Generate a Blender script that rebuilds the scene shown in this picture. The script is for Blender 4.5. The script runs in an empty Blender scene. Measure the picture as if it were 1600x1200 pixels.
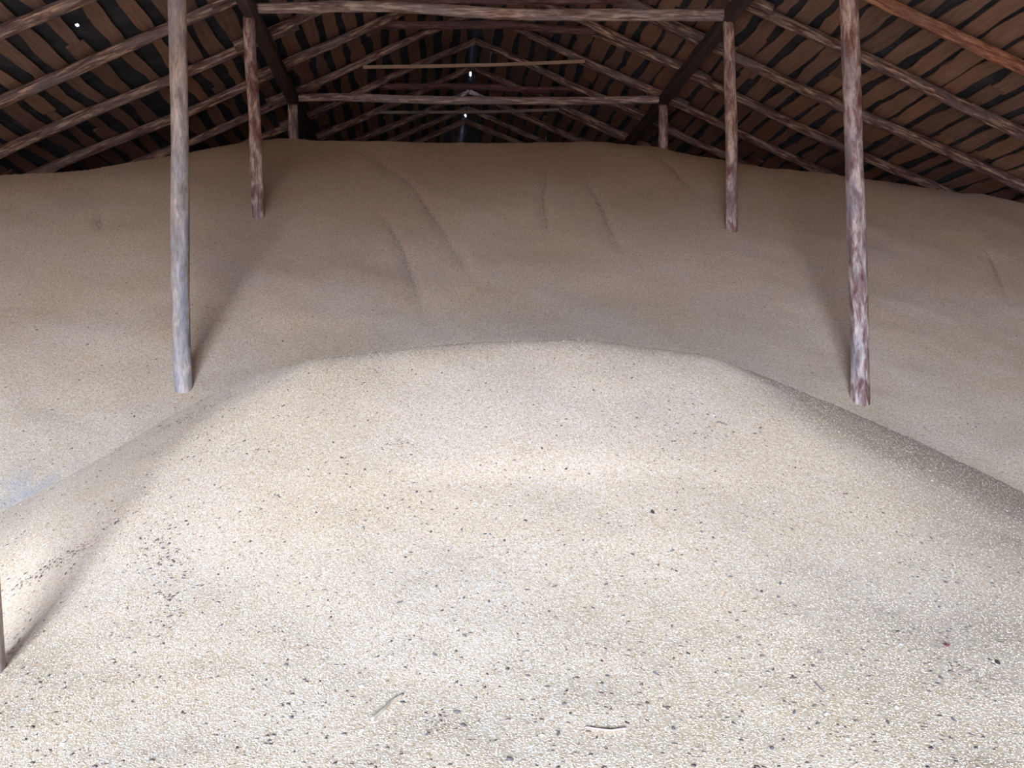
import bpy, bmesh, math, random
import numpy as np
from mathutils import Vector, Matrix

# ------------------------------------------------------------------ camera, sky, light, exposure
scene = bpy.context.scene
COL = scene.collection
H = 2.9                       # eye height above the barn floor; heights below are given relative to the eye, + H

cam_data = bpy.data.cameras.new('camera')
cam = bpy.data.objects.new('camera', cam_data)
COL.objects.link(cam)
cam_data.sensor_fit = 'HORIZONTAL'
cam_data.sensor_width = 36.0
cam_data.lens = 1500.0 * 36.0 / 1600.0
cam_data.clip_start, cam_data.clip_end = 0.05, 300
fw = Vector((0.08251, 0.99657, 0.00576))
rt = Vector((0.99637, -0.08237, -0.02143))
up = Vector((0.02088, -0.00751, 0.99975))
cam.matrix_world = Matrix(((rt.x, up.x, -fw.x, 0), (rt.y, up.y, -fw.y, 0), (rt.z, up.z, -fw.z, H), (0, 0, 0, 1)))
scene.camera = cam

world = bpy.data.worlds.new('overcast_sky')
scene.world = world
world.use_nodes = True
bg = world.node_tree.nodes['Background']
bg.inputs['Color'].default_value = (0.56, 0.73, 1.0, 1)
bg.inputs['Strength'].default_value = 6.0

scene.view_settings.view_transform = 'Standard'
scene.view_settings.look = 'None'
scene.view_settings.gamma = 1.0
scene.view_settings.use_curve_mapping = False
scene.view_settings.exposure = 4.25
scene.cycles.max_bounces = 10
scene.cycles.diffuse_bounces = 6

# door opening in the front gable, behind the viewer (daylight comes in here)
DX0, DX1, DZ1, FRONT_Y = -4.8, 0.6, 2.25, -9.0
SY0, SY1, SZ0, SZ1 = 5.8, 7.1, -0.2, 0.55          # hatch in the left side wall, outside the picture
def portal(name, w, h, m):
    d = bpy.data.lights.new(name, 'AREA'); d.shape = 'RECTANGLE'; d.size, d.size_y = w, h; d.cycles.is_portal = True
    o = bpy.data.objects.new(name, d); COL.objects.link(o); o.matrix_world = m
portal('door_daylight', DX1 - DX0, DZ1 + H, Matrix(((1, 0, 0, (DX0 + DX1) / 2), (0, 0, -1, FRONT_Y), (0, 1, 0, (DZ1 - H) / 2 + H), (0, 0, 0, 1))))
portal('hatch_daylight', SY1 - SY0, SZ1 - SZ0, Matrix(((0, 0, -1, 1.04 - 9.9), (-1, 0, 0, (SY0 + SY1) / 2), (0, 1, 0, (SZ0 + SZ1) / 2 + H), (0, 0, 0, 1))))

# ------------------------------------------------------------------ dimensions of the barn (metres, relative to the eye)
XL, XR, XM = -2.48, 4.52, 1.04          # post rows and ridge
ZP, ZR, T = 5.48, 7.256, 0.4458         # plate height, rafter axis at the ridge, roof pitch
POSTY = [5.715, 9.833, 13.95, 18.07]
RAFY = [12.10, 13.72, 15.42, 16.88, 18.40, 19.96, 21.62, 23.36, 24.70, 25.90, 27.30]
BACK_Y = 30.5
HALF = 9.9
CS = 1 / math.sqrt(1 + T * T)

# ------------------------------------------------------------------ helpers
def tag(o, label, cat, group=None, kind=None):
    if label: o['label'] = label
    if cat: o['category'] = cat
    if group: o['group'] = group
    if kind: o['kind'] = kind
    return o

def link_mesh(name, me, mat, parent=None, smooth=True):
    o = bpy.data.objects.new(name, me)
    COL.objects.link(o)
    if mat and not me.materials: me.materials.append(mat)
    if smooth: me.polygons.foreach_set('use_smooth', [True] * len(me.polygons))
    if parent: o.parent = parent
    return o

def mesh_from(name, verts, faces):
    me = bpy.data.meshes.new(name)
    me.from_pydata(verts, [], faces)
    me.update()
    return me

def box_into(vs, fs, corners):
    """corners: 8 points, bottom ring then top ring."""
    b = len(vs); vs.extend(corners)
    for f in ((3, 2, 1, 0), (4, 5, 6, 7), (0, 1, 5, 4), (1, 2, 6, 5), (2, 3, 7, 6), (3, 0, 4, 7)):
        fs.append(tuple(b + i for i in f))

class NT:
    def __init__(self, name):
        self.m = bpy.data.materials.new(name); self.m.use_nodes = True
        self.t = self.m.node_tree; self.n = self.t.nodes; self.l = self.t.links
        self.b = self.n['Principled BSDF']
        self.b.inputs['Specular IOR Level'].default_value = 0.25
    def node(self, kind, **kw):
        n = self.n.new(kind)
        for k, v in kw.items():
            if hasattr(n, k): setattr(n, k, v)
            else: n.inputs[k.replace('_', ' ')].default_value = v
        return n
    def link(self, a, ao, b, bi): self.l.new(a.outputs[ao], b.inputs[bi])
    def ramp(self, src, out, stops, interp='LINEAR'):
        r = self.n.new('ShaderNodeValToRGB'); r.color_ramp.interpolation = interp
        e = r.color_ramp.elements
        while len(e) < len(stops): e.new(0.5)
        for q, (p, c) in zip(e, stops):
            q.position = p; q.color = (*c, 1) if len(c) == 3 else c
        self.link(src, out, r, 'Fac'); return r
    def mix(self, fac, fo, a, ao, b, bo, mode='MIX'):
        x = self.n.new('ShaderNodeMix'); x.data_type = 'RGBA'; x.blend_type = mode
        if fac is None: x.inputs[0].default_value = fo
        else: self.link(fac, fo, x, 0)
        for s, so, i in ((a, ao, 6), (b, bo, 7)):
            if s is None: x.inputs[i].default_value = (*so, 1)
            else: self.l.new(s.outputs[so], x.inputs[i])
        return x

# ------------------------------------------------------------------ materials
GRAIN = [(0.0, (0.54, 0.36, 0.22)), (0.2, (0.71, 0.52, 0.35)), (0.6, (0.79, 0.60, 0.43)), (0.9, (0.83, 0.67, 0.51)), (1.0, (0.90, 0.82, 0.74))]

def grain_material(name, cell, bump, debris_gain=1.0):
    g = NT(name)
    tc = g.node('ShaderNodeTexCoord')
    v = g.node('ShaderNodeTexVoronoi', Scale=1.0 / cell)
    g.link(tc, 'Object', v, 'Vector')
    sep = g.node('ShaderNodeSeparateColor'); g.link(v, 'Color', sep, 'Color')
    col = g.ramp(sep, 'Red', GRAIN)
    # broad tint variation of the crop
    n = g.node('ShaderNodeTexNoise', Scale=0.8, Detail=4.0); g.link(tc, 'Object', n, 'Vector')
    nr = g.ramp(n, 'Fac', [(0.35, (0.97, 0.93, 0.86)), (0.65, (1.0, 1.0, 1.0))])
    c1 = g.mix(None, 1.0, col, 'Color', nr, 'Color', 'MULTIPLY')
    # dark chaff lying in bands and rills (attribute painted where it settled)
    at = g.node('ShaderNodeAttribute', attribute_name='debris')
    n2 = g.node('ShaderNodeTexNoise', Scale=45.0, Detail=3.0, Roughness=0.7); g.link(tc, 'Object', n2, 'Vector')
    mu = g.node('ShaderNodeMath', operation='MULTIPLY_ADD'); g.link(at, 'Fac', mu, 0); mu.inputs[1].default_value = 0.42 * debris_gain
    g.link(n2, 'Fac', mu, 2)
    dr = g.ramp(mu, 'Value', [(0.64, (0, 0, 0)), (0.78, (1, 1, 1))])
    dm = g.node('ShaderNodeMath', operation='MULTIPLY'); g.link(dr, 'Color', dm, 0); dm.inputs[1].default_value = 0.75
    c2 = g.mix(dm, 'Value', c1, 2, None, (0.16, 0.11, 0.085))
    # bluish daylight falling on the bank, painted into the colour as grey
    ad = g.node('ShaderNodeAttribute', attribute_name='cool_light_tint')
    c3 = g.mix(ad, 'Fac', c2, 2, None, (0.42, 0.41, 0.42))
    g.link(c3, 2, g.b, 'Base Color')
    g.b.inputs['Roughness'].default_value = 0.75
    bp = g.node('ShaderNodeBump', Strength=bump, Distance=cell * 0.5); bp.invert = True
    g.link(v, 'Distance', bp, 'Height'); g.link(bp, 'Normal', g.b, 'Normal')
    return g.m

def kernel_material():
    g = NT('loose_kernel')
    ge = g.node('ShaderNodeNewGeometry')
    r = g.ramp(ge, 'Random Per Island', GRAIN)
    g.link(r, 'Color', g.b, 'Base Color'); g.b.inputs['Roughness'].default_value = 0.6
    return g.m

def chaff_material(name, stops):
    g = NT(name)
    ge = g.node('ShaderNodeNewGeometry')
    r = g.ramp(ge, 'Random Per Island', stops)
    g.link(r, 'Color', g.b, 'Base Color'); g.b.inputs['Roughness'].default_value = 0.85
    return g.m

def pole_material(name, bark, mid, pale, streak=(0.47, 0.58), grey=(0.26, 0.25, 0.26), greymix=0.5, scale=26.0, stretch=0.11):
    g = NT(name)
    tc = g.node('ShaderNodeTexCoord'); oi = g.node('ShaderNodeObjectInfo')
    off = g.node('ShaderNodeVectorMath', operation='SCALE'); off.inputs['Scale'].default_value = 37.0
    comb = g.node('ShaderNodeCombineXYZ')
    for k in 'XYZ': g.link(oi, 'Random', comb, k)
    g.link(comb, 'Vector', off, 0)
    add = g.node('ShaderNodeVectorMath', operation='ADD'); g.link(tc, 'Object', add, 0); g.link(off, 'Vector', add, 1)
    mp = g.node('ShaderNodeMapping'); mp.inputs['Scale'].default_value = (1, 1, stretch); g.link(add, 'Vector', mp, 'Vector')
    n1 = g.node('ShaderNodeTexNoise', Scale=scale, Detail=4.0, Roughness=0.62, Distortion=0.5); g.link(mp, 'Vector', n1, 'Vector')
    r1 = g.ramp(n1, 'Fac', [(0.36, bark), (streak[0], mid), (streak[1], pale), (0.72, tuple(min(1, c * 1.3) for c in pale))])
    mp2 = g.node('ShaderNodeMapping'); mp2.inputs['Scale'].default_value = (1, 1, 0.35); g.link(add, 'Vector', mp2, 'Vector')
    n2 = g.node('ShaderNodeTexNoise', Scale=4.5, Detail=4.0, Roughness=0.6); g.link(mp2, 'Vector', n2, 'Vector')
    r2 = g.ramp(n2, 'Fac', [(0.46, (0, 0, 0)), (0.62, (greymix,) * 3)])
    c = g.mix(r2, 'Color', r1, 'Color', None, grey)
    n3 = g.node('ShaderNodeTexNoise', Scale=60.0, Detail=3.0); g.link(mp, 'Vector', n3, 'Vector')
    r3 = g.ramp(n3, 'Fac', [(0.3, (0.7, 0.68, 0.66)), (0.6, (1, 1, 1))])
    c2 = g.mix(None, 1.0, c, 2, r3, 'Color', 'MULTIPLY')
    g.link(c2, 2, g.b, 'Base Color'); g.b.inputs['Roughness'].default_value = 0.8
    bp = g.node('ShaderNodeBump', Strength=0.6, Distance=0.012); g.link(n1, 'Fac', bp, 'Height'); g.link(bp, 'Normal', g.b, 'Normal')
    return g.m

def plank_material(name, a, b, axis=(9, 0.7, 9), rough=0.85):
    g = NT(name)
    tc = g.node('ShaderNodeTexCoord'); oi = g.node('ShaderNodeObjectInfo')
    comb = g.node('ShaderNodeCombineXYZ')
    for k in 'XYZ': g.link(oi, 'Random', comb, k)
    sc = g.node('ShaderNodeVectorMath', operation='SCALE'); sc.inputs['Scale'].default_value = 23.0; g.link(comb, 'Vector', sc, 0)
    add = g.node('ShaderNodeVectorMath', operation='ADD'); g.link(tc, 'Object', add, 0); g.link(sc, 'Vector', add, 1)
    mp = g.node('ShaderNodeMapping'); mp.inputs['Scale'].default_value = axis; g.link(add, 'Vector', mp, 'Vector')
    n1 = g.node('ShaderNodeTexNoise', Scale=3.0, Detail=6.0, Roughness=0.65); g.link(mp, 'Vector', n1, 'Vector')
    r1 = g.ramp(n1, 'Fac', [(0.3, a), (0.7, b)])
    rr = g.ramp(oi, 'Random', [(0.0, (0.72, 0.70, 0.70)), (0.5, (1.0, 0.96, 0.92)), (1.0, (1.15, 1.0, 0.85))])
    c = g.mix(None, 1.0, r1, 'Color', rr, 'Color', 'MULTIPLY')
    g.link(c, 2, g.b, 'Base Color'); g.b.inputs['Roughness'].default_value = rough
    bp = g.node('ShaderNodeBump', Strength=0.4, Distance=0.01); g.link(n1, 'Fac', bp, 'Height'); g.link(bp, 'Normal', g.b, 'Normal')
    return g.m

def wall_material(name, a, b, scale=2.0):
    g = NT(name)
    tc = g.node('ShaderNodeTexCoord')
    n = g.node('ShaderNodeTexNoise', Scale=scale, Detail=6.0); g.link(tc, 'Object', n, 'Vector')
    r = g.ramp(n, 'Fac', [(0.35, a), (0.65, b)]); g.link(r, 'Color', g.b, 'Base Color'); g.b.inputs['Roughness'].default_value = 0.9
    return g.m

M_mound = grain_material('grain_near', 0.0075, 0.35)
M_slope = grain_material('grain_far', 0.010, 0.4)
M_kernel = kernel_material()
M_post_grey = pole_material('weathered_post', (0.27, 0.22, 0.20), (0.40, 0.33, 0.29), (0.55, 0.45, 0.38), grey=(0.33, 0.31, 0.33), greymix=0.85, scale=12.0, stretch=0.22)
M_post_red = pole_material('peeling_post', (0.20, 0.085, 0.075), (0.36, 0.22, 0.19), (0.68, 0.54, 0.47), grey=(0.30, 0.26, 0.28), greymix=0.6, scale=13.0, stretch=0.26)
M_rafter = pole_material('rafter_pole', (0.09, 0.05, 0.046), (0.19, 0.115, 0.10), (0.60, 0.43, 0.32), streak=(0.50, 0.64), grey=(0.20, 0.17, 0.165), greymix=0.7)
M_rafter_red = pole_material('reddish_pole', (0.20, 0.075, 0.05), (0.36, 0.15, 0.09), (0.55, 0.30, 0.17), streak=(0.50, 0.62), grey=(0.22, 0.17, 0.15), greymix=0.4)
M_collar = pole_material('dark_red_collar', (0.075, 0.035, 0.035), (0.14, 0.07, 0.066), (0.26, 0.15, 0.13), streak=(0.50, 0.64), grey=(0.12, 0.09, 0.095), greymix=0.6)
M_tie = pole_material('tie_pole', (0.18, 0.10, 0.09), (0.30, 0.20, 0.18), (0.55, 0.45, 0.40), grey=(0.30, 0.27, 0.28), greymix=0.8)
M_plate = plank_material('dark_hewn_beam', (0.055, 0.04, 0.04), (0.11, 0.08, 0.08))
M_slat = plank_material('tan_sawn_slat', (0.36, 0.26, 0.20), (0.50, 0.37, 0.28), axis=(0.7, 9, 9))
M_slat_grey = plank_material('grey_sawn_slat', (0.22, 0.19, 0.17), (0.32, 0.28, 0.25), axis=(0.7, 9, 9))
M_board = plank_material('roof_board', (0.20, 0.13, 0.10), (0.34, 0.22, 0.17))
M_deck = wall_material('roof_covering_underside', (0.032, 0.035, 0.042), (0.062, 0.064, 0.072), 3.0)
M_wall = wall_material('brick_dust_wall', (0.20, 0.11, 0.075), (0.28, 0.16, 0.11), 1.2)
M_floor = wall_material('packed_floor', (0.28, 0.20, 0.14), (0.36, 0.27, 0.20), 1.5)
M_yard = wall_material('brown_yard_soil', (0.22, 0.12, 0.07), (0.30, 0.17, 0.105), 0.6)
M_chaff = chaff_material('dark_chaff', [(0.0, (0.11, 0.085, 0.075)), (0.5, (0.24, 0.18, 0.15)), (1.0, (0.42, 0.33, 0.27))])
M_chaff_pale = chaff_material('pale_chaff', [(0.0, (0.75, 0.70, 0.62)), (1.0, (0.92, 0.90, 0.88))])
M_black = wall_material('charred_clod', (0.035, 0.03, 0.03), (0.09, 0.075, 0.07), 60)
M_husk = wall_material('brown_husk', (0.14, 0.11, 0.10), (0.24, 0.19, 0.17), 60)
M_red = wall_material('dark_red_chip', (0.16, 0.055, 0.06), (0.24, 0.09, 0.09), 60)
M_stalk = wall_material('grey_stalk', (0.36, 0.29, 0.21), (0.50, 0.41, 0.30), 30)
M_stalk_red = wall_material('pinkish_stalk', (0.42, 0.29, 0.24), (0.55, 0.41, 0.34), 30)

# ------------------------------------------------------------------ the room
def quad_obj(name, vs, fs, mat, kind='structure'):
    o = link_mesh(name, mesh_from(name, vs, fs), mat, smooth=False); o['kind'] = kind
    return o

X0, X1 = XM - HALF, XM + HALF
def box_obj(name, boxes, mat):
    vs, fs = [], []
    for (ax, bx, ay, by, az, bz) in boxes:
        box_into(vs, fs, [(ax, ay, az), (bx, ay, az), (bx, by, az), (ax, by, az), (ax, ay, bz), (bx, ay, bz), (bx, by, bz), (ax, by, bz)])
    return quad_obj(name, vs, fs, mat)

box_obj('floor', [(X0 - .3, X1 + .3, FRONT_Y - .3, BACK_Y + .3, -0.3, 0)], M_floor)
box_obj('yard_ground', [(-80, 80, -90, FRONT_Y - .3, -0.35, -0.05), (-80, X0 - .3, FRONT_Y - .3, 90, -0.35, -0.05)], M_yard)
EAVE = ZR - T * HALF + H + 0.19
box_obj('wall_left', [(X0 - .3, X0, FRONT_Y - .3, SY0, 0, EAVE), (X0 - .3, X0, SY1, BACK_Y + .3, 0, EAVE),
                      (X0 - .3, X0, SY0, SY1, 0, SZ0 + H), (X0 - .3, X0, SY0, SY1, SZ1 + H, EAVE)], M_wall)
box_obj('wall_right', [(X1, X1 + .3, FRONT_Y - .3, BACK_Y + .3, 0, EAVE)], M_wall)
def gable(name, y0, y1, hole=None):
    vs, fs = [], []
    zr = ZR + H + 0.20
    def z_at(x): return zr - T * abs(x - XM)
    xs = [X0, XM, X1] if hole is None else [X0, hole[0], XM, hole[1], X1]
    xs = sorted(xs)
    for a, b in zip(xs, xs[1:]):
        lo = hole[2] if hole and hole[0] <= a and b <= hole[1] else 0
        box_into(vs, fs, [(a, y0, lo), (b, y0, lo), (b, y1, lo), (a, y1, lo), (a, y0, z_at(a)), (b, y0, z_at(b)), (b, y1, z_at(b)), (a, y1, z_at(a))])
    return quad_obj(name, vs, fs, M_wall)
gable('wall_back', BACK_Y, BACK_Y + .3)
gable('wall_front', FRONT_Y - .3, FRONT_Y, (DX0, DX1, DZ1 + H))

# roof covering: overlapping courses laid over the boards; a few gaps let the sky through
def roof_pt(side, s, n, y):
    """s: distance down the slope from the ridge, n: height above the rafter axis plane."""
    return (XM + side * (s * CS + n * T * CS), y, ZR + H - s * T * CS + n * CS)
vs, fs = [], []
SL = HALF / CS + 0.5
def course(side, s0, s1, y0, y1, n0, n1, th=0.02):
    c = [roof_pt(side, s0, n0, y0), roof_pt(side, s1, n1, y0), roof_pt(side, s1, n1, y1), roof_pt(side, s0, n0, y1),
         roof_pt(side, s0, n0 + th, y0), roof_pt(side, s1, n1 + th, y0), roof_pt(side, s1, n1 + th, y1), roof_pt(side, s0, n0 + th, y1)]
    if side < 0: c = [c[1], c[0], c[3], c[2], c[5], c[4], c[7], c[6]]
    box_into(vs, fs, c)
Y0R, Y1R = FRONT_Y - 0.4, BACK_Y + 0.4
HOLE_S = (XM + 4.47) / CS + 0.05
for side in (-1, 1):
    s = -0.055
    while s < SL:
        s1 = min(s + 0.42, SL)
        if side < 0 and s <= HOLE_S < s1:
            course(side, s, s1 + .06, Y0R, 13.08, .17, .20)
            course(side, s, HOLE_S - .02, 13.08, 13.16, .17, .185); course(side, HOLE_S + .02, s1 + .06, 13.08, 13.16, .187, .20)
            course(side, s, s1 + .06, 13.16, Y1R, .17, .20)
        else:
            course(side, s, s1 + .06, Y0R, Y1R, .17, .20)
        s = s1
# ridge capping with missing pieces
caps = [(Y0R, 18.38), (18.42, 22.60), (22.88, 26.10), (26.30, Y1R)]
for a, b in caps:
    for side in (-1, 1):
        course(side, -0.13, 0.22, a, b, .235, .215)
ceiling = quad_obj('ceiling', vs, fs, M_deck)

rng = random.Random(7)
def board_mesh(L, W, seed):
    r = random.Random(seed); n = 20; vs, fs = [], []
    pa, pb = r.random() * 6, r.random() * 6
    for i in range(n + 1):
        y = L * i / n
        a = -W / 2 + 0.026 * math.sin(1.9 * y + pa) + r.uniform(-.026, .026)
        b = W / 2 + 0.026 * math.sin(1.5 * y + pb) + r.uniform(-.02, .02)
        t = 0.028
        vs += [(a, y, 0), (b, y, 0), (b, y, t), (a, y, t)]
    for i in range(n):
        k = 4 * i
        for j in range(4):
            fs.append((k + j, k + 4 + j, k + 4 + (j + 1) % 4, k + (j + 1) % 4))
    fs.append((0, 1, 2, 3)); k = 4 * n; fs.append((k + 3, k + 2, k + 1, k))
    me = mesh_from('board', vs, fs); me.materials.append(M_board)
    return me
variants = []
for L in (5.2, 6.6, 7.8):
    for k in range(7):
        variants.append((L, board_mesh(L + 0.1, 0.17 + 0.12 * (k / 6), 100 + k + int(L * 10))))
for side in (-1, 1):
    s = 0.24
    while s < SL - 0.2:
        if side < 0 and abs(s - HOLE_S) < 0.17: s = HOLE_S + 0.18
        y = 7.6 + rng.uniform(0, 2.5)
        while y < BACK_Y - 2.5:
            q = rng.choice((0, 0, 1, 1, 2, 3, 4) if side < 0 else (2, 3, 4, 4, 5, 5, 6)); L, me = variants[7 * rng.randrange(3) + q]
            if y + L > BACK_Y: L, me = rng.choice(variants[:7])
            if y + L > BACK_Y: break
            o = bpy.data.objects.new('board', me); COL.objects.link(o); o.parent = ceiling
            ex = Vector((side * CS, 0, -T * CS)); en = Vector((side * T * CS, 0, CS))
            if side < 0: ex = -ex
            p = Vector(roof_pt(side, s + rng.uniform(-.02, .02), 0.112 + rng.uniform(0, .012), y))
            ey = Vector((rng.uniform(-.006, .006), 1, 0)).normalized()
            o.matrix_local = Matrix(((ex.x, ey.x, en.x, p.x), (ex.y, ey.y, en.y, p.y), (ex.z, ey.z, en.z, p.z), (0, 0, 0, 1)))
            y += L + rng.uniform(.02, .12)
        s += 0.365 + rng.uniform(-.035, .035)

# ------------------------------------------------------------------ timber poles
def pole(name, A, B, r0, r1, mat, seed, bend=0.02, rough=0.05, sides=14, tip=None):
    """A log from A to B: local z runs along the axis, the trunk bends, tapers and swells at knots. tip: (length, radius factor) split end at A."""
    A, B = Vector(A) + Vector((0, 0, H)), Vector(B) + Vector((0, 0, H))
    d = B - A; L = d.length; r = random.Random(seed)
    n = max(6, int(L / 0.16))
    ph = [r.random() * 6.28 for _ in range(6)]
    lobes = [r.uniform(-rough, rough) for _ in range(sides)]
    knots = [(r.uniform(0, L), r.uniform(.06, .16), r.randrange(sides)) for _ in range(int(L * 0.8))]
    vs, fs = [], []
    for i in range(n + 1):
        z = L * i / n; t = i / n
        env = math.sin(math.pi * t)
        cx = bend * env * math.sin(2.2 * t * 2 + ph[0]) + 0.35 * bend * math.sin(9 * t + ph[1]) * env
        cy = bend * env * math.sin(2.6 * t * 2 + ph[2]) + 0.35 * bend * math.sin(11 * t + ph[3]) * env
        rad = (r0 + (r1 - r0) * t) * (1 + 0.03 * math.sin(z * 3.1 + ph[4]) + r.uniform(-.018, .018))
        if tip and z < tip[0]:
            rad *= tip[1] + (1 - tip[1]) * (z / tip[0]) ** 0.6
        for j in range(sides):
            a = 2 * math.pi * j / sides
            q = rad * (1 + lobes[j] + 0.35 * rough * math.sin(3 * a + z * 0.8 + ph[5]))
            for kz, kw, kj in knots:
                dj = min((j - kj) % sides, (kj - j) % sides)
                if dj <= 1 and abs(z - kz) < kw: q *= 1 + (0.10 if dj == 0 else 0.05) * math.cos((z - kz) / kw * math.pi / 2)
            vs.append((cx + q * math.cos(a), cy + q * math.sin(a), z))
    for i in range(n):
        for j in range(sides):
            k = i * sides; j2 = (j + 1) % sides
            fs.append((k + j, k + j2, k + sides + j2, k + sides + j))
    fs.append(tuple(reversed(range(sides)))); fs.append(tuple(range(n * sides, (n + 1) * sides)))
    me = mesh_from(name, vs, fs)
    o = link_mesh(name, me, mat)
    o.matrix_world = Matrix.Translation(A) @ d.to_track_quat('Z', 'Y').to_matrix().to_4x4()
    return o

def hewn_beam(name, A, B, w, h, mat, seed):
    A, B = Vector(A) + Vector((0, 0, H)), Vector(B) + Vector((0, 0, H))
    r = random.Random(seed); L = (B - A).length; n = int(L / 0.5); vs, fs = [], []
    c = 0.22
    prof = [(-.5 + c, -.5), (.5 - c, -.5), (.5, -.5 + c), (.5, .5 - c), (.5 - c, .5), (-.5 + c, .5), (-.5, .5 - c), (-.5, -.5 + c)]
    for i in range(n + 1):
        y = L * i / n; k = 1 + r.uniform(-.05, .05); dx, dz = r.uniform(-.012, .012), r.uniform(-.01, .01)
        for a, b in prof: vs.append((a * w * k + dx, y, b * h * k + dz))
    m = len(prof)
    for i in range(n):
        for j in range(m): fs.append((i * m + j, i * m + (j + 1) % m, (i + 1) * m + (j + 1) % m, (i + 1) * m + j)[::-1])
    fs.append(tuple(range(m))); fs.append(tuple(reversed(range(n * m, (n + 1) * m))))
    o = link_mesh(name, mesh_from(name, vs, fs), mat, smooth=False); o.location = A
    return o

def tz(y): return ZP - 0.13
# posts: (row x, y, lean at foot x, foot z under the grain, radius, material, label)
G_POST = 'round posts standing in the grain'
posts = [
    (-2.05, -1.81, 4.03, -1.7, .088, M_post_grey, 'pale round post cut by the left edge of the picture, foot in the near mound'),
    (XL - .01, XL + .01, POSTY[1], -0.45, .092, M_post_grey, 'tall smooth grey weathered post left of the near mound'),
    (XR - .03, XR - .01, POSTY[1], -0.75, .094, M_post_red, 'tall post with peeling reddish bark right of the near mound'),
    (XL - .02, XL + .06, POSTY[2], 1.95, .088, M_post_red, 'shorter reddish post left on the far grain slope, under the first tie'),
    (XR - .01, XR - .03, POSTY[2], 1.7, .088, M_post_red, 'shorter post with pale foot right on the far grain slope'),
    (XL, XL, POSTY[3], 2.2, .088, M_post_red, 'stub of a post left behind the crest of the far grain slope'),
    (XR, XR, POSTY[3], 2.0, .088, M_post_red, 'stub of a post right behind the crest of the far grain slope'),
]
for i, (xt, xb, y, zb, r, m, lab) in enumerate(posts):
    tag(pole('wooden_post', (xb, y, zb), (xt, y, ZP - .08), r * 1.03, r * 0.97, m, 20 + i, bend=0.018), lab, 'post', G_POST)

# plates along the post rows
tag(hewn_beam('plate_beam', (XL, 4.5, ZP), (XL, BACK_Y, ZP), .21, .23, M_plate, 1), 'dark squared plate beam running back over the left row of posts', 'beam')
tag(hewn_beam('plate_beam', (XR, 4.5, ZP), (XR, BACK_Y, ZP), .21, .23, M_plate, 2), 'dark squared plate beam running back over the right row of posts', 'beam')

# tie poles between the plates
tag(pole('tie_beam', (XL - .12, POSTY[2], ZP + .05), (XR + .12, POSTY[2], ZP + .03), .075, .09, M_tie, 41, bend=.06), 'thick round tie pole across the top of the picture, nearest of the ties', 'beam', 'tie poles across the roof')
tag(pole('tie_beam', (XL - .12, POSTY[3], ZP + .02), (XR + .12, POSTY[3], ZP + .02), .075, .075, M_tie, 42, bend=.05), 'long round tie pole spanning the two plates above the grain crest', 'beam', 'tie poles across the roof')
# short collars high under the ridge
tag(pole('collar_tie', (-0.95, 15.42, 6.27), (3.20, 15.42, 6.31), .06, .06, M_collar, 43), 'reddish collar pole at the very top edge of the picture', 'beam', 'collars under the ridge')
tag(pole('collar_tie', (-0.95, 16.88, 6.43), (3.10, 16.88, 6.37), .075, .07, M_collar, 44, bend=.04), 'reddish collar pole just behind and under the nearest tie pole', 'beam', 'collars under the ridge')
tag(pole('collar_tie', (-0.98, 19.96, 6.32), (3.34, 19.96, 6.29), .07, .06, M_collar, 45, bend=.04), 'reddish collar pole just above the long tie pole over the crest', 'beam', 'collars under the ridge')
def slat(A, B, w, t, label, mat):
    A, B = Vector(A) + Vector((0, 0, H)), Vector(B) + Vector((0, 0, H)); L = (B - A).length
    r = random.Random(5); n = 10; vs, fs = [], []
    for i in range(n + 1):
        x = L * i / n; dz = -0.02 * math.sin(math.pi * i / n) + r.uniform(-.003, .003)
        vs += [(x, -t / 2, -w / 2 + dz), (x, t / 2, -w / 2 + dz), (x, t / 2, w / 2 + dz), (x, -t / 2, w / 2 + dz)]
    for i in range(n):
        for j in range(4): fs.append((4 * i + j, 4 * i + 4 + j, 4 * i + 4 + (j + 1) % 4, 4 * i + (j + 1) % 4)[::-1])
    fs.append((0, 1, 2, 3)); k = 4 * n; fs.append((k + 3, k + 2, k + 1, k))
    o = link_mesh('sawn_tie_beam', mesh_from('sawn_tie_beam', vs, fs), mat, smooth=False)
    d = (B - A).normalized(); o.matrix_world = Matrix.Translation(A) @ d.to_track_quat('X', 'Z').to_matrix().to_4x4()
    tag(o, label, 'beam', 'pale sawn collar slats')
slat((-1.18, 18.27, 6.15), (3.05, 18.27, 6.29), .062, .03, 'pale thin sawn slat tying rafters, the higher and longer of two', M_slat)
slat((-1.05, 21.50, 6.23), (2.98, 21.50, 6.30), .062, .03, 'greyish thin sawn slat tying rafters, the lower and fainter of two', M_slat_grey)

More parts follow.
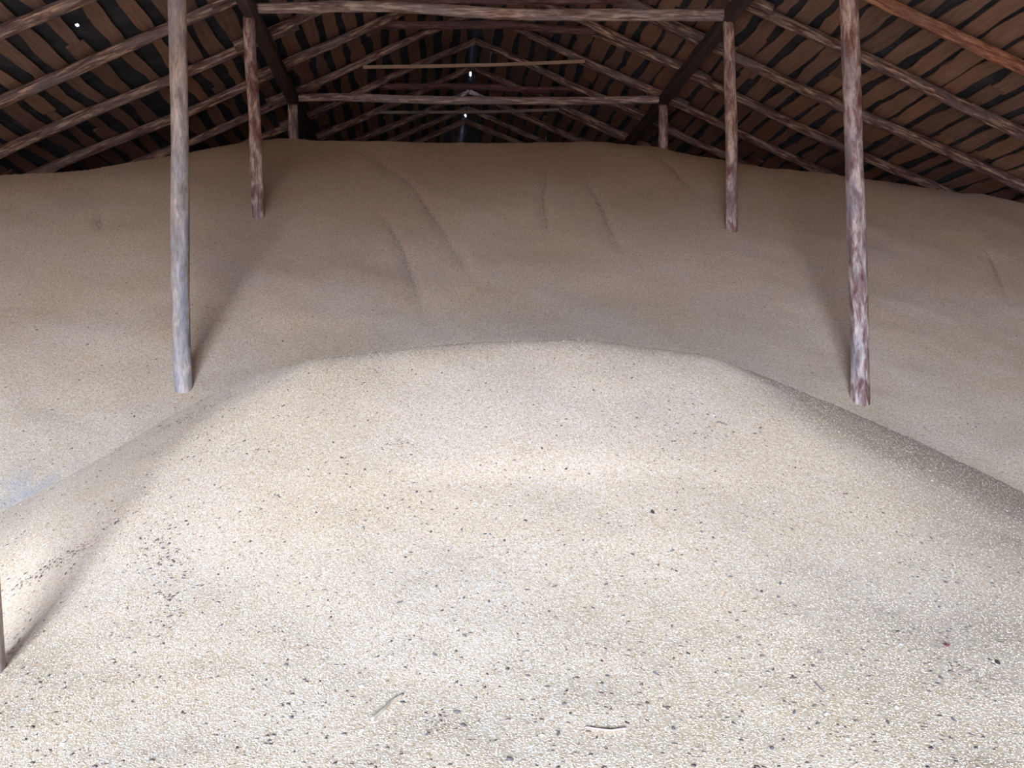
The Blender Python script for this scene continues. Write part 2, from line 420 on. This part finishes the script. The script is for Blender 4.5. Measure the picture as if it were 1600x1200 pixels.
# rafters: an upper pole from the ridge past the plate and a lower pole from the eave, lapped side by side over the plate
ORD = ['nearest', 'second', 'third', 'fourth', 'fifth', 'sixth', 'seventh', 'eighth', 'ninth', 'tenth', 'farthest']
r2 = random.Random(3)
for i, y in enumerate(RAFY):
    for side, sn in ((-1, 'left'), (1, 'right')):
        def pt(s, yy): 
            x, _, z = roof_pt(side, s, 0, yy); return (x, yy, z - H)
        sp = 3.52 / CS
        m = M_rafter_red if (side > 0 and i == 0) else M_rafter
        lap = 0.5 if side < 0 else 1.7
        dy = 0.085
        if i > 0 and y < 27:
            tag(pole('rafter', pt(0.0, y - dy), pt(sp + 0.55, y - dy + r2.uniform(-.03, .03)), .068, .085, m, 200 + i * 4 + side, bend=.03),
                f'upper rafter pole from ridge to plate on the {sn} roof slope, {ORD[i]} from the front', 'rafter', f'upper rafter poles of the {sn} slope')
        if y < 22.5:
            tag(pole('rafter', pt(SL - .62, y + dy), pt(sp - lap, y + dy), .100 if i < 3 else .088, .078, m, 300 + i * 4 + side, bend=.03),
                f'lower rafter pole from eave to plate on the {sn} roof slope, {ORD[i]} from the front', 'rafter', f'lower rafter poles of the {sn} slope')

# ------------------------------------------------------------------ the grain
def vnoise(X, Y, scale, seed):
    rs = np.random.RandomState(seed); tab = rs.rand(64, 64)
    x, y = X / scale, Y / scale
    xi, yi = np.floor(x).astype(int), np.floor(y).astype(int); fx, fy = x - xi, y - yi
    fx, fy = fx * fx * (3 - 2 * fx), fy * fy * (3 - 2 * fy)
    g = lambda a, b: tab[a % 64, b % 64]
    return (g(xi, yi) * (1 - fx) + g(xi + 1, yi) * fx) * (1 - fy) + (g(xi, yi + 1) * (1 - fx) + g(xi + 1, yi + 1) * fx) * fy - 0.5

def seg_dist(X, Y, a, b):
    ax, ay = a; bx, by = b; dx, dy = bx - ax, by - ay; L2 = dx * dx + dy * dy
    t = np.clip(((X - ax) * dx + (Y - ay) * dy) / L2, 0, 1)
    return np.hypot(X - ax - t * dx, Y - ay - t * dy), t

CREST = [(-12, 13.4), (-6.39, 14.94), (-5.59, 15.29), (-4.79, 15.81), (-3.91, 16.36), (-3.17, 16.88), (-2.57, 17.26), (-1.68, 17.32), (-0.78, 17.37), (0.37, 17.43),
         (2.17, 17.74), (3.38, 17.77), (4.31, 17.61), (5.04, 17.2), (6.09, 16.78), (7.0, 16.7), (8.32, 16.48), (9.26, 16.06), (10.48, 16.13), (13, 15.9)]
RILLS = [  # furrows where grain slid down the far bank: width, points
    (.10, [(-1.21, 16.96), (-.29, 15.24), (.17, 13.69), (.47, 12.36)]), (.11, [(-.81, 14.38), (-.49, 13.4), (-.26, 12.41), (-.03, 11.26)]),
    (.09, [(1.98, 16.63), (1.74, 14.44), (1.67, 13.53)]), (.13, [(2.57, 16.2), (2.62, 14.99), (2.59, 14.05), (2.67, 13.04)]),
    (.09, [(4.1, 17.3), (4.24, 16.23), (4.37, 15.33)]), (.10, [(-4.65, 13.92), (-4.34, 13.11)]), (.10, [(8.35, 13.99), (8.03, 13.06), (7.57, 12.09)])]
def rill_field(X, Y, k):
    v = np.zeros_like(X)
    Xw = X + 0.10 * vnoise(X, Y, 0.5, 21)
    for w, pts in RILLS:
        n = len(pts) - 1
        for i, (a, b) in enumerate(zip(pts, pts[1:])):
            dd, t = seg_dist(Xw, Y, a, b)
            v = np.maximum(v, np.exp(-(dd / (w * k)) ** 2) * np.sin(np.pi * (0.08 + 0.84 * (i + t) / n)))
    return v
def far_z(X, Y):
    yc = np.interp(X, [c[0] for c in CREST], [c[1] for c in CREST])
    front = -5.864 - 0.0463 * X + 0.5979 * Y
    back = -5.864 - 0.0463 * X + 0.5979 * yc - 0.25 * (Y - yc)
    k = 0.05
    z = -k * np.log(np.exp(-np.clip((front - back), -20, 20) / k) + 1) * 1.0 + front
    z = np.minimum(front, back) - 0.0 * z + 0.05 * np.exp(-((Y - yc) / .25) ** 2) * -0.6
    z = z + 0.10 * vnoise(X, Y, 1.7, 1) + 0.035 * vnoise(X, Y, 0.6, 2) + 0.012 * vnoise(X, Y, 0.22, 3)
    z = z - 0.028 * rill_field(X, Y, 1.0)
    return np.minimum(z, ZR - T * np.abs(X - XM) - 0.14)
def far_debris(X, Y):
    return 0.5 * rill_field(X, Y, 0.5)

SPINE = [(-2.52, 8.7, -0.38), (-2.05, 8.4, -0.16), (-1.5, 7.8, 0.08), (-1.08, 7.0, 0.18), (-0.65, 6.4, 0.25), (-0.1, 6.4, 0.29), (0.45, 6.4, 0.31), (0.97, 6.4, 0.3),
         (1.4, 6.4, 0.25), (1.78, 6.4, 0.2), (2.27, 6.6, 0.04), (2.95, 6.9, -0.21), (3.58, 7.2, -0.44), (4.21, 7.4, -0.71), (4.81, 7.5, -0.98), (5.99, 7.6, -1.51)]
def mound_z(X, Y):
    best = None; acc = np.zeros_like(X); k = 0.05
    pts = []
    for a, b in zip(SPINE, SPINE[1:]):
        for t in np.linspace(0, 1, 7)[:-1]:
            pts.append([a[i] + (b[i] - a[i]) * t for i in range(3)])
    pts.append(SPINE[-1])
    hs = []
    for (px, py, pz) in pts:
        d = np.hypot(X - px, Y - py); s = 0.22
        e = np.sqrt(d * d + s * s) - s                       # rounded brow, steep middle, flatter toe
        hs.append(pz - 0.62 * e + 0.36 * 0.35 * np.log1p(np.exp((e - 1.9) / 0.35)))
    z = np.max(np.array(hs), axis=0)
    # hollow beside the near left post, and a low shelf half way up the face
    z = z - 0.38 * np.exp(-((X + 2.35) / .55) ** 2 - ((Y - 4.7) / .75) ** 2)
    z = z + 0.02 * np.tanh((Y - 5.0 + .05 * (X - .6) ** 2) / .10) * np.exp(-((X - .7) / .8) ** 2)
    z = z + 0.06 * vnoise(X, Y, 1.6, 11) + 0.018 * vnoise(X, Y, 0.5, 12) + 0.007 * vnoise(X, Y, 0.16, 13)
    return np.maximum(z, -H + 0.02 + 0 * z)

def height_mesh(name, x0, x1, y0, y1, nx, ny, fz, attrs):
    xs, ys = np.linspace(x0, x1, nx), np.linspace(y0, y1, ny)
    X, Y = np.meshgrid(xs, ys); Z = fz(X, Y) + H
    me = bpy.data.meshes.new(name)
    me.vertices.add(nx * ny)
    me.vertices.foreach_set('co', np.stack([X, Y, Z], -1).astype(np.float32).ravel())
    i = np.arange((nx - 1) * (ny - 1)); r, c = i // (nx - 1), i % (nx - 1)
    q = np.stack([r * nx + c, r * nx + c + 1, (r + 1) * nx + c + 1, (r + 1) * nx + c], -1).astype(np.int32)
    me.loops.add(q.size); me.loops.foreach_set('vertex_index', q.ravel())
    me.polygons.add(len(q)); me.polygons.foreach_set('loop_start', np.arange(0, q.size, 4, dtype=np.int32))
    me.polygons.foreach_set('use_smooth', np.ones(len(q), dtype=bool))
    me.update(calc_edges=True); me.validate()
    for an, f in attrs.items():
        a = me.attributes.new(an, 'FLOAT', 'POINT'); a.data.foreach_set('value', f(X, Y).astype(np.float32).ravel())
    return me

zero = lambda X, Y: np.zeros_like(X)
far_me = height_mesh('grain_bank', X0 + .02, X1 - .02, 5.5, BACK_Y - .05, 520, 520, far_z,
    {'debris': far_debris, 'cool_light_tint': lambda X, Y: 0.8 * np.exp(-((X + 3.35) / .40) ** 2 - ((Y - 8.15) / .45) ** 2) * np.clip(.55 + vnoise(X, Y, .12, 31), 0, 1)})  # patch of cool daylight tinted into the left foot of the bank
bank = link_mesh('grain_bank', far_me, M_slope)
tag(bank, 'steep high bank of tan grain filling the back of the barn up to the roof', 'grain', kind='stuff')

mound_me = height_mesh('grain_mound', -6.0, 7.5, 0.6, 10.2, 460, 330, mound_z, {'debris': zero, 'cool_light_tint': zero})
mound = link_mesh('grain_mound', mound_me, M_mound)
tag(mound, 'broad pale rounded mound of grain flecked with dark chaff in the foreground', 'grain', kind='stuff')

# loose kernels lying on the near mound (too many and small to tell apart)
def scatter(name, n, fz, gen, size, mat, parent, seed, flat=0.7, lift=0.25, long=1.3):
    rs = np.random.RandomState(seed)
    X, Y = gen(rs, n); n = len(X); e = 0.02
    Z = fz(X, Y); zx = (fz(X + e, Y) - Z) / e; zy = (fz(X, Y + e) - Z) / e
    N = np.stack([-zx, -zy, np.ones(n)], -1); N /= np.linalg.norm(N, axis=1)[:, None]
    a = rs.rand(n) * 2 * np.pi
    U = np.stack([np.cos(a), np.sin(a), zx * np.cos(a) + zy * np.sin(a)], -1); U /= np.linalg.norm(U, axis=1)[:, None]
    V = np.cross(N, U)
    r = size(rs, n)
    P = np.stack([X, Y, Z + H], -1) + N * (r * lift)[:, None]
    j = lambda: (0.75 + 0.5 * rs.rand(n))[:, None]
    ru = (r * long)[:, None]; rv = (r)[:, None]; rn = (r * flat)[:, None]
    vv = np.stack([P + U * ru * j(), P + V * rv * j(), P - U * ru * j(), P - V * rv * j(), P + N * rn, P - N * rn], 1).reshape(-1, 3)
    base = (np.arange(n) * 6)[:, None, None]
    tri = np.array([(0, 1, 4), (1, 2, 4), (2, 3, 4), (3, 0, 4), (1, 0, 5), (2, 1, 5), (3, 2, 5), (0, 3, 5)])[None]
    q = (base + tri).reshape(-1, 3).astype(np.int32)
    me = bpy.data.meshes.new(name)
    me.vertices.add(len(vv)); me.vertices.foreach_set('co', vv.astype(np.float32).ravel())
    me.loops.add(q.size); me.loops.foreach_set('vertex_index', q.ravel())
    me.polygons.add(len(q)); me.polygons.foreach_set('loop_start', np.arange(0, q.size, 3, dtype=np.int32))
    me.polygons.foreach_set('use_smooth', np.ones(len(q), dtype=bool))
    me.update(calc_edges=True)
    o = link_mesh(name, me, mat, parent, smooth=False); o['kind'] = 'stuff'
    return o

def near_gen(rs, n):
    y = 2.5 * (8.0 / 2.5) ** rs.rand(n)          # denser towards the front
    x = 0.07 * y + (rs.rand(n) - .5) * 1.25 * y
    return x, y
scatter('loose_kernels', 110000, mound_z, near_gen, lambda rs, n: 0.0030 + 0.0010 * rs.rand(n), M_kernel, mound, 5, flat=.32, lift=.05)

CLUSTERS = [  # bands and patches where chaff lies thick: x0, y0, x1, y1, spread, share
    (-2.18, 5.22, -1.77, 5.09, .03, 1.0), (-1.42, 4.93, -1.21, 4.46, .07, 1.0), (-1.21, 4.46, -1.08, 4.07, .10, .7), (-1.8, 6.59, -1.36, 6.43, .08, 1.0),
    (-1.36, 5.9, -1.3, 5.5, .12, .5), (-.5, 6.1, -.3, 5.95, .10, .4), (1.3, 5.25, 1.75, 5.45, .10, .4), (2.4, 4.75, 2.5, 4.2, .14, .9), (2.6, 5.99, 3.86, 6.96, .06, .8),
    (2.9, 5.6, 3.6, 6.3, .18, .6), (-.24, 5.27, -.15, 5.27, .03, .15), (-1.75, 5.3, -1.5, 5.1, .08, .3), (1.9, 3.9, 2.0, 3.4, .12, .3)]
def chaff_gen(rs, n):
    m = int(n * .84)
    x, y = near_gen(rs, m)
    tot = sum(c[5] for c in CLUSTERS); xs, ys = [x], [y]
    for x0, y0, x1, y1, sp, w in CLUSTERS:
        k = int((n - m) * w / tot); t = rs.rand(k); xs.append(x0 + (x1 - x0) * t + rs.randn(k) * sp); ys.append(y0 + (y1 - y0) * t + rs.randn(k) * sp)
    return np.concatenate(xs), np.concatenate(ys)
scatter('chaff_flecks', 7600, mound_z, chaff_gen, lambda rs, n: 0.0024 + 0.0050 * rs.rand(n) ** 2.5, M_chaff, mound, 8, flat=.35, lift=.5, long=1.8)
scatter('pale_flecks', 260, mound_z, near_gen, lambda rs, n: 0.003 + 0.005 * rs.rand(n) ** 2, M_chaff_pale, mound, 9, flat=.3, lift=.5, long=1.7)
def bank_gen(rs, n):
    y = 7.5 + 9.5 * rs.rand(n) ** 1.3; x = 0.07 * y + (rs.rand(n) - .5) * 1.2 * y
    return x, y
scatter('bank_flecks', 1800, far_z, bank_gen, lambda rs, n: 0.005 + 0.006 * rs.rand(n) ** 2, M_chaff, bank, 10, flat=.35, lift=.5, long=1.6)

# ------------------------------------------------------------------ bits one can pick out on the near mound
def ground(x, y):
    X, Y = np.array([x]), np.array([y]); e = .03
    z = mound_z(X, Y)[0]; zx = (mound_z(X + e, Y)[0] - z) / e; zy = (mound_z(X, Y + e)[0] - z) / e
    return Vector((x, y, z + H)), Vector((-zx, -zy, 1)).normalized()

def flake_mesh(name, L, W, th, seed, mat, curl=.25):
    """an irregular curled flake: outline ring on both faces, domed in the middle."""
    r = random.Random(seed); n = 9; vs, fs = [], []
    ring = []
    for k in range(n):
        a = 2 * math.pi * k / n; q = r.uniform(.72, 1.1)
        ring.append((L / 2 * q * math.cos(a), W / 2 * q * math.sin(a)))
    lift = lambda x, y: curl * (x / (L / 2)) ** 2 * W * .4
    for zz in (0, th):
        for x, y in ring: vs.append((x, y, zz * .4 + lift(x, y)))
    vs += [(0, 0, -th * .4), (0, 0, th * 1.2)]
    for k in range(n):
        j = (k + 1) % n
        fs += [(k, j, n + j, n + k), (j, k, 2 * n), (n + k, n + j, 2 * n + 1)]
    me = mesh_from(name, vs, fs); me.materials.append(mat); return me

def lay(name, me, x, y, ang, up=.002):
    p, nrm = ground(x, y)
    o = bpy.data.objects.new(name, me); COL.objects.link(o)
    o.matrix_world = Matrix.Translation(p + nrm * up) @ nrm.to_track_quat('Z', 'Y').to_matrix().to_4x4() @ Matrix.Rotation(ang, 4, 'Z')
    return o

BITS = [(1.456, 4.008), (1.502, 4.108), (2.103, 3.818), (1.934, 3.495), (1.868, 3.448), (1.774, 3.196), (1.086, 3.082), (1.419, 3.182), (1.526, 3.172), (1.284, 3.182), (1.314, 3.282),
        (1.231, 3.258), (1.242, 3.609), (2.396, 4.26), (2.338, 4.255), (1.468, 3.609), (1.407, 3.524), (1.191, 3.738), (0.507, 4.132), (0.735, 4.141), (0.808, 3.533), (0.738, 3.472),
        (0.061, 3.367), (0.08, 3.282), (-0.041, 3.244), (-0.577, 3.714), (-0.014, 3.709), (0.106, 3.814), (0.438, 3.367), (0.792, 3.22), (0.221, 3.082), (-0.155, 4.061), (0.396, 3.21),
        (-0.513, 3.396), (-0.341, 5.989), (-0.091, 4.864), (-0.024, 4.859), (0.686, 4.45), (0.318, 4.464), (0.114, 4.07), (1.085, 4.36), (1.293, 4.156), (-1.117, 4.132), (-1.269, 4.55),
        (-1.341, 4.764), (-1.289, 4.678), (-1.247, 4.598), (-1.711, 5.139), (-1.648, 5.125), (-1.274, 5.609), (1.577, 5.4), (1.466, 5.315), (2.483, 4.645), (2.4, 4.583)]
husks = [flake_mesh('husk_fragment', L, W, .006, 60 + k, M_husk) for k, (L, W) in enumerate([(.022, .013), (.018, .012), (.026, .011), (.020, .016), (.030, .010)])]
rb = random.Random(12)
for x, y in BITS:
    tag(lay('husk_fragment', rb.choice(husks), x, y, rb.uniform(0, 6.28)), 'small dull brown husk fragment lying on the near grain mound', 'husk', 'brown husk fragments on the mound')
white = flake_mesh('pale_flake', .022, .012, .005, 90, M_chaff_pale)
for x, y in [(1.603, 3.263), (1.335, 3.234), (1.347, 3.092), (-0.283, 3.548), (-0.264, 3.296), (0.077, 3.866)]:
    tag(lay('pale_flake', white, x, y, rb.uniform(0, 6.28)), 'small whitish flake lying on the near grain mound', 'flake', 'whitish flakes on the mound')
tag(lay('dark_red_chip', flake_mesh('dark_red_chip', .034, .020, .008, 91, M_red), 2.026, 3.69, .3, .007), 'dark red chip near the lower right edge of the grain mound', 'chip')
tag(lay('black_clod', flake_mesh('black_clod', .026, .018, .012, 92, M_black), 2.172, 3.581, 1.0), 'small black clod at the lower right edge of the grain mound', 'clod')
tag(lay('dark_seed_pod', flake_mesh('dark_seed_pod', .034, .020, .012, 93, M_black), 1.064, 4.645, 1.7), 'dark oval seed pod in the middle of the grain mound', 'pod')

def stem(name, pts, r0, r1, mat, label, arch=0.0):
    """a thin stalk lying along points on the mound; pieces of it sink between the kernels."""
    P = [ground(x, y) for x, y in pts]; vs, fs = [], []; m = 6; N = 14
    def interp(t):
        f = t * (len(P) - 1); i = min(int(f), len(P) - 2); u = f - i
        return P[i][0].lerp(P[i + 1][0], u), P[i][1].lerp(P[i + 1][1], u)
    base = P[0][0].copy()
    for i in range(N + 1):
        t = i / N; c, nn = interp(t); c2, _ = interp(min(1, t + .05)); c0, _ = interp(max(0, t - .05))
        tg = (c2 - c0).normalized(); sd = tg.cross(nn).normalized(); r = r0 + (r1 - r0) * t
        c = c + nn * (r * .7 + arch * math.sin(math.pi * t))
        for j in range(m):
            a = 2 * math.pi * j / m; vs.append(tuple(c + (sd * math.cos(a) + nn * math.sin(a)) * r - base))
    for i in range(N):
        for j in range(m): fs.append((i * m + j, i * m + (j + 1) % m, (i + 1) * m + (j + 1) % m, (i + 1) * m + j))
    fs.append(tuple(reversed(range(m)))); fs.append(tuple(range(N * m, (N + 1) * m)))
    o = link_mesh(name, mesh_from(name, vs, fs), mat); o.location = base
    return tag(o, label, 'stalk')
stem('dry_stalk', [(-.235, 3.348), (-.198, 3.40), (-.169, 3.453), (-.129, 3.495)], .0085, .004, M_stalk, 'straight grey dry stalk lying aslant near the bottom of the picture', .004)
stem('curved_stem', [(.494, 3.239), (.534, 3.22), (.576, 3.21), (.63, 3.225)], .0035, .0045, M_stalk_red, 'thin curved pinkish stem lying near the bottom of the picture', .004)
stem('dark_twig', [(1.64, 5.457), (1.67, 5.44), (1.695, 5.429)], .004, .003, M_husk, 'short dark twig on the upper right part of the grain mound', .003)
stem('thin_twig', [(1.372, 3.425), (1.376, 3.39), (1.382, 3.358)], .003, .002, M_husk, 'thin dark twig low on the grain mound, right of the curved stem', .002)
